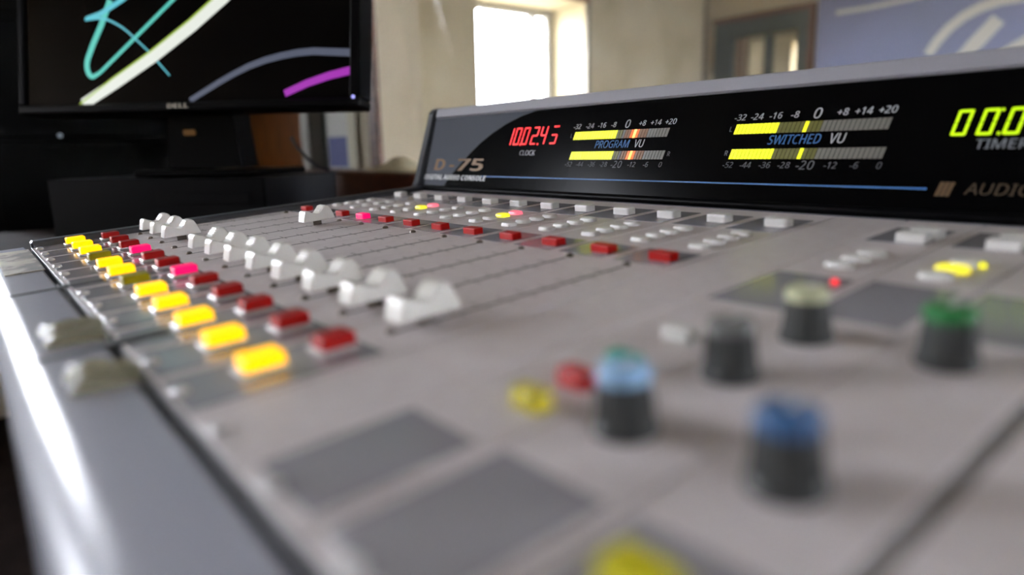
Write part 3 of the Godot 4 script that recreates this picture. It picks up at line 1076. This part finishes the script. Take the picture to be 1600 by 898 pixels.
# ------------------------------------------------------------------ monitor
func build_monitor() -> void:
	var mo := node("computer_monitor", self, Vector3(-0.7685, 0.9274, -0.17335))
	var bs := Basis(Vector3(0.78336, -0.01205, -0.62145), Vector3(-0.08462, 0.98844, -0.12583), Vector3(0.61578, 0.15115, 0.77328)).orthonormalized()
	mo.basis = bs
	tag(mo, "black widescreen monitor with neon light-trail wallpaper on a black stand", "monitor")
	var black := mat("monitor_black", Color("0a0a0b"), 0.35)
	var b := Build.new()
	b.box(Vector3(-0.2555, 0.0, -0.030), Vector3(0.2555, 0.0115, 0.006), 0.002)
	b.box(Vector3(-0.2555, 0.2985, -0.030), Vector3(0.2555, 0.312, 0.006), 0.002)
	b.box(Vector3(-0.2555, 0.0115, -0.030), Vector3(-0.2475, 0.2985, 0.006), 0.002)
	b.box(Vector3(0.2415, 0.0115, -0.030), Vector3(0.2555, 0.2985, 0.006), 0.002)
	b.box(Vector3(-0.2475, 0.0115, -0.032), Vector3(0.2415, 0.2985, -0.004), 0.0)
	put("bezel", b.mesh(), black, mo)
	put("screen", span(Vector3(-0.2475, 0.0115, -0.004), Vector3(0.2415, 0.2985, 0.0), 0.0), mat("screen_black", Color("060607"), 0.12), mo)
	mats["screen_black"].metallic_specular = 0.3
	var strokes := [
		["teal", "light_trail", Color(0.10, 0.66, 0.56), 0.8, [[-0.1085, 0.1496], [-0.1231, 0.1167], [-0.1360, 0.0930], [-0.1443, 0.075], [-0.1465, 0.0655], [-0.1456, 0.058], [-0.1425, 0.0520], [-0.1374, 0.0491], [-0.1315, 0.0515], [-0.1219, 0.0572], [-0.0811, 0.0895], [-0.0119, 0.1444], [0.035, 0.182]], 0.0085, 0.55],
		["cyan", "light_trail", Color(0.12, 0.62, 0.74), 0.8, [[-0.060, 0.166], [-0.0904, 0.1486], [-0.1209, 0.1334], [-0.1465, 0.1263], [-0.1300, 0.1268], [-0.1159, 0.1248], [-0.0985, 0.1175], [-0.0809, 0.1063], [-0.0494, 0.0799], [-0.0174, 0.0471]], 0.0072, 0.25],
		["white", "light_trail", Color(0.86, 0.90, 0.82), 0.85, [[-0.1535, 0.0126], [-0.1018, 0.0395], [-0.0416, 0.0729], [0.0167, 0.1101], [0.0639, 0.1442], [0.10, 0.175], [0.14, 0.215]], 0.0150, 1.2],
		["steel", "light_trail", Color(0.10, 0.115, 0.17), 0.75, [[0.0133, 0.0138], [0.0543, 0.035], [0.1008, 0.0554], [0.1461, 0.0666], [0.1905, 0.0705], [0.2399, 0.067]], 0.0068, 1.35],
		["violet", "light_trail", Color(0.40, 0.03, 0.48), 0.85, [[0.1508, 0.0193], [0.1819, 0.0312], [0.2126, 0.0398], [0.2402, 0.0452]], 0.0085, 1.15]]
	for s in strokes:
		b = Build.new()
		var c := Curve2D.new()
		for k in s[4].size():
			var p := Vector2(s[4][k][0], s[4][k][1])
			var a: Array = s[4][maxi(k - 1, 0)]
			var z: Array = s[4][mini(k + 1, s[4].size() - 1)]
			var tg := (Vector2(z[0], z[1]) - Vector2(a[0], a[1])) / 6.0
			c.add_point(p, -tg, tg)
		var pts := []
		for q in c.tessellate(4, 3.0):
			pts.append(q)
		b.ribbon(pts, s[5], -0.0005, 0.0002 + 0.00005 * strokes.find(s), s[6])
		var lin: Color = s[2]
		put(s[1], b.mesh(), mat("trail_" + s[0], Color.BLACK, 0.5, 0.0, lin.linear_to_srgb(), s[3]), mo)
	b = Build.new()
	b.ribbon([Vector2(-0.1585, 0.0132), Vector2(-0.1065, 0.0455), Vector2(-0.0462, 0.0795), Vector2(0.012, 0.1167), Vector2(0.058, 0.15), Vector2(0.094, 0.181), Vector2(0.134, 0.221)], 0.0022, -0.0005, 0.0005, 1.2)
	put("light_trail", b.mesh(), mat("trail_lime", Color.BLACK, 0.5, 0.0, Color(0.72, 0.85, 0.30), 0.7), mo)
	var lg := put("maker_badge", text_mesh("DELL", 0.0085, 0.0004, true), mat("badge_silver", Color("b9b2a4"), 0.4), mo, Vector3(-0.001, 0.0062, 0.0063))
	lg.scale = Vector3(1.2, 0.75, 1)
	b = Build.new()
	b.lathe([[0.0020, 0.0], [0.0020, 0.0006], [0.00001, 0.0010]], 12)
	var pl := put("power_lamp", b.mesh(), mat("lamp_violet", Color("8080ff"), 0.4, 0.0, Color(0.72, 0.72, 1.0), 1.2), mo, Vector3(0.2475, 0.0115, 0.006))
	pl.rotation_degrees.x = 90.0
	# screen light
	var l := AreaLight3D.new()
	l.name = "screen_light"
	l.area_size = Vector2(0.48, 0.28)
	l.light_color = Color(0.7, 0.85, 0.85)
	l.light_energy = 0.01
	l.shadow_enabled = true
	l.rotation_degrees.y = 180.0
	l.position = Vector3(0, 0.155, 0.012)
	mo.add_child(l)
	# stand: neck leaning to a flat foot, in the monitor's frame turned upright
	var inv := bs.inverse()
	var upr := Basis(Vector3.UP, deg_to_rad(38.53))
	var nk := put("stand_neck", null, black, mo)
	b = Build.new()
	var hw := [0.046, 0.052, 0.058]
	var yy := [0.10, -0.02, -0.074]
	for k in 2:
		var f0 := -0.036
		var bk := -0.075
		var h0: float = hw[k]
		var h1: float = hw[k + 1]
		var y0: float = yy[k]
		var y1: float = yy[k + 1]
		b.quad(Vector3(-h0, y0, f0), Vector3(h0, y0, f0), Vector3(h1, y1, f0), Vector3(-h1, y1, f0), Vector3.BACK)
		b.quad(Vector3(-h0, y0, bk), Vector3(h0, y0, bk), Vector3(h1, y1, bk), Vector3(-h1, y1, bk), Vector3.FORWARD)
		b.quad(Vector3(h0, y0, f0), Vector3(h0, y0, bk), Vector3(h1, y1, bk), Vector3(h1, y1, f0), Vector3.RIGHT)
		b.quad(Vector3(-h0, y0, f0), Vector3(-h0, y0, bk), Vector3(-h1, y1, bk), Vector3(-h1, y1, f0), Vector3.LEFT)
	b.quad(Vector3(-0.046, 0.10, -0.036), Vector3(0.046, 0.10, -0.036), Vector3(0.046, 0.10, -0.075), Vector3(-0.046, 0.10, -0.075), Vector3.UP)
	b.quad(Vector3(-0.058, -0.074, -0.036), Vector3(0.058, -0.074, -0.036), Vector3(0.058, -0.074, -0.075), Vector3(-0.058, -0.074, -0.075), Vector3.DOWN)
	nk.mesh = b.mesh()
	nk.basis = inv * upr
	var ft := put("stand_foot", span(Vector3(-0.088, -0.0855, -0.155), Vector3(0.088, -0.0765, 0.0), 0.003), black, mo)
	ft.basis = inv * upr
	var tie := put("cable_clip", span(Vector3(-0.028, -0.030, -0.037), Vector3(-0.008, -0.022, -0.033), 0.002), mat("clip_amber", Color("a07038"), 0.4), mo)
	tie.basis = inv * upr
	# flat black computer under it
	var pc := node("desktop_computer", self, Vector3(-0.7685, 0.746, -0.17335))
	pc.rotation_degrees.y = 38.53
	tag(pc, "flat black desktop computer lying under the monitor stand", "computer")
	var cb := mat("case_black", Color("2a2b2e"), 0.38)
	put("case", span(Vector3(-0.23, 0.004, -0.205), Vector3(0.111, 0.0945, -0.004), 0.002), cb, pc)
	put("front_bezel", span(Vector3(-0.23, 0.004, -0.004), Vector3(0.111, 0.0945, 0.002), 0.002), mat("bezel_black", Color("101012"), 0.4), pc)
	put("drive_slot", span(Vector3(-0.05, 0.060, 0.002), Vector3(0.09, 0.075, 0.0035), 0.0005), mats["bezel_black"], pc)
	for k in 4:
		put("foot", span(Vector3(-0.21 if k % 2 == 0 else 0.07, -0.0008, -0.19 if k < 2 else -0.05), Vector3(-0.18 if k % 2 == 0 else 0.10, 0.004, -0.16 if k < 2 else -0.02)), black, pc)
	# loose cable by the stand
	b = Build.new()
	var cp := []
	for q in [[-0.085, 0.895, -0.175], [-0.075, 0.880, -0.172], [-0.06, 0.862, -0.175], [-0.045, 0.848, -0.18], [-0.03, 0.8435, -0.185]]:
		cp.append(upr * Vector3(q[0] + 0.14, 0, q[2]) + Vector3(-0.7685, q[1], -0.17335))
	b.tube(cp, 0.0025, 8)
	tag(put("loose_cable", b.mesh(), mat("cable_black", Color("18181a"), 0.5), self), "thin black cable curling beside the monitor stand", "cable")


# ------------------------------------------------------------------ clutter
func build_clutter() -> void:
	var rk := node("equipment_rack", self, Vector3(-1.55, 0, -0.17))
	tag(rk, "tall black equipment rack standing behind the monitor", "rack")
	var blk := mat("rack_black", Color("040404"), 0.7)
	put("cabinet", span(Vector3(-0.21, 0.0, -0.20), Vector3(0.21, 1.75, 0.20), 0.004), blk, rk)
	for k in 6:
		put("rack_panel", span(Vector3(0.21, 0.25 + k * 0.22, -0.185), Vector3(0.216, 0.455 + k * 0.22, 0.185), 0.002), mat("rack_panel_black", Color("050505"), 0.6), rk)
	var b := Build.new()
	b.lathe([[0.004, 0.0], [0.004, 0.001], [0.0001, 0.0025]], 12)
	var ld := put("indicator_lamp", b.mesh(), mat("rack_lamp", Color("808890"), 0.4, 0.0, Color(0.45, 0.5, 0.55), 0.3), rk, Vector3(0.216, 0.913, 0.076))
	ld.rotation_degrees.z = -90.0
	# paper poster on the wall
	var ps := node("paper_poster", self, Vector3(-1.605, 0.827, -0.742))
	tag(ps, "pale paper notice with red and blue blocks beside the studio window", "poster")
	put("sheet", span(Vector3(0, 0, 0), Vector3(0.20, 0.32, 0.002)), mat("paper", Color("a9a8a2"), 0.8), ps)
	put("left_border", span(Vector3(0, 0, 0.002), Vector3(0.02, 0.32, 0.0026)), mat("paper_teal", Color("67706e"), 0.8), ps)
	put("blue_block", span(Vector3(0.03, 0.005, 0.002), Vector3(0.145, 0.085, 0.0026)), mat("paper_blue", Color("474c78"), 0.8), ps)
	put("red_block", span(Vector3(0.035, 0.185, 0.002), Vector3(0.135, 0.235, 0.0026)), mat("paper_red", Color("9a6460"), 0.8), ps)
	put("right_border", span(Vector3(0.155, 0, 0.002), Vector3(0.20, 0.32, 0.0026)), mat("paper_cream", Color("aba48e"), 0.8), ps)
	# crumpled cloth on the far sill
	b = Build.new()
	var hgt := func(i: int, j: int) -> float:
		var u := i / 16.0
		var v := j / 6.0
		return 0.035 * sin(PI * u) * sin(PI * v) * (0.75 + 0.35 * sin(u * 9.0 + v * 4.0))
	for i in 16:
		for j in 6:
			var q := []
			for k in [[0, 0], [1, 0], [1, 1], [0, 1]]:
				q.append(Vector3((i + k[0]) / 16.0 * 0.24, hgt.call(i + k[0], j + k[1]), (j + k[1]) / 6.0 * 0.07))
			b.quad(q[0], q[1], q[2], q[3], Vector3.UP)
			for k in 4:
				q[k].y = 0.0
			b.quad(q[0], q[1], q[2], q[3], Vector3.DOWN)
	tag(put("crumpled_cloth", b.mesh(), tri_mat("cloth_cream", noise_tex(71, 0.02, [[0.0, Color("a3a58f")], [0.45, Color("ddd4b4")], [1.0, Color("e8e2cc")]]), Vector3(8, 8, 8), 0.9), self, Vector3(-1.27, 0.826, -0.745)), "pale crumpled cloth lying on the window sill", "cloth")
	# things stuck to the armrest
	var film := mat("film", Color(0.60, 0.58, 0.47, 0.5), 0.3)
	film.transparency = BaseMaterial3D.TRANSPARENCY_ALPHA
	curl("tape_curl", "curled yellowed clear tape on the armrest, larger piece nearest the camera", Vector3(-36, 0, 50), 30.0, 20.0, 6.8, 1.5, film)
	curl("tape_curl", "curled yellowed clear tape on the armrest with two bright folds, farther piece", Vector3(-112, 0, 51), 44.0, 21.0, 4.8, 3.0, film)
	var tape := mat("tape_black", Color("121418"), 0.5)
	strip("black_tape", "black tape strip across the armrest and third channel label", -78.5, 9.0, tape)
	strip("black_tape", "black tape strip across the armrest and seventh channel label", -235.0, 7.0, tape)
	var pm := tri_mat("dirty_tape", noise_tex(81, 0.005, [[0.0, Color("2c2822")], [0.38, Color("5d564a")], [0.55, Color("8d8672")], [1.0, Color("a79f88")]], 512, 5), Vector3(14, 14, 14), 0.55)
	var pt := put("tape_patch", span(loc(-66, 0.1, -11), loc(66, 0.7, 11), 0.0002), pm, self)
	pt.transform = console.transform * Transform3D(Basis(Vector3.UP, 0.0), loc(-382, 0, 43))
	tag(pt, "stained beige patch of old tape at the far end of the armrest", "tape")


func strip(called: String, label: String, x: float, w: float, m: Material) -> void:
	var o := node(called, self)
	o.transform = console.transform * Transform3D(Basis(), loc(x, 0, 0))
	tag(o, label, "tape", "black tape strips")
	put("armrest_length", span(loc(-w * 0.22, 0.1, 33), loc(w * 0.22, 0.5, 56), 0.0001), m, o)
	put("label_length", span(loc(-w * 0.5, 0.4, 11), loc(w * 0.5, 0.9, 33), 0.0001), m, o)


# a curled sheet of film: an arch that narrows from the front (z = 0) to the back
func curl(called: String, label: String, at: Vector3, w: float, d: float, h0: float, h1: float, m: Material) -> void:
	var b := Build.new()
	var nu := 14
	var nv := 10
	var grid := func(lift: float) -> Array:
		var rows := []
		for j in nv + 1:
			var v := float(j) / nv
			var row := []
			for i in nu + 1:
				var u := float(i) / nu
				var hh := lerpf(h0, h1, smoothstep(0.1, 1.0, v))
				var ww := w * lerpf(0.8, 1.05, v)
				hh *= pow(clampf(v / 0.22, 0.0, 1.0), 0.5)
				var fold := 1.6 * sin(u * 13.0 + v * 4.0) * sin(PI * u) * sin(PI * minf(1.0, v + 0.1))
				var y := hh * pow(sin(PI * clampf(u, 0.0, 1.0)), 0.45) + fold + 0.25 + lift
				row.append(loc((u - 0.5) * ww, maxf(y, 0.2 + lift), -d * v + 1.2 * sin(u * 9.0)))
			rows.append(row)
		return rows
	var top: Array = grid.call(0.5)
	var low: Array = grid.call(0.0)
	for j in nv:
		for i in nu:
			b.quad(top[j][i], top[j][i + 1], top[j + 1][i + 1], top[j + 1][i], Vector3.UP)
			b.quad(low[j][i], low[j][i + 1], low[j + 1][i + 1], low[j + 1][i], Vector3.DOWN)
	for i in nu:
		b.quad(top[0][i], top[0][i + 1], low[0][i + 1], low[0][i], Vector3.BACK)
		b.quad(top[nv][i], top[nv][i + 1], low[nv][i + 1], low[nv][i], Vector3.FORWARD)
	for j in nv:
		b.quad(top[j][0], top[j + 1][0], low[j + 1][0], low[j][0], Vector3.LEFT)
		b.quad(top[j][nu], top[j + 1][nu], low[j + 1][nu], low[j][nu], Vector3.RIGHT)
	var o := put(called, b.mesh(), m, self)
	o.transform = console.transform * Transform3D(Basis(), at * 0.001)
	tag(o, label, "tape", "curled tape on the armrest")
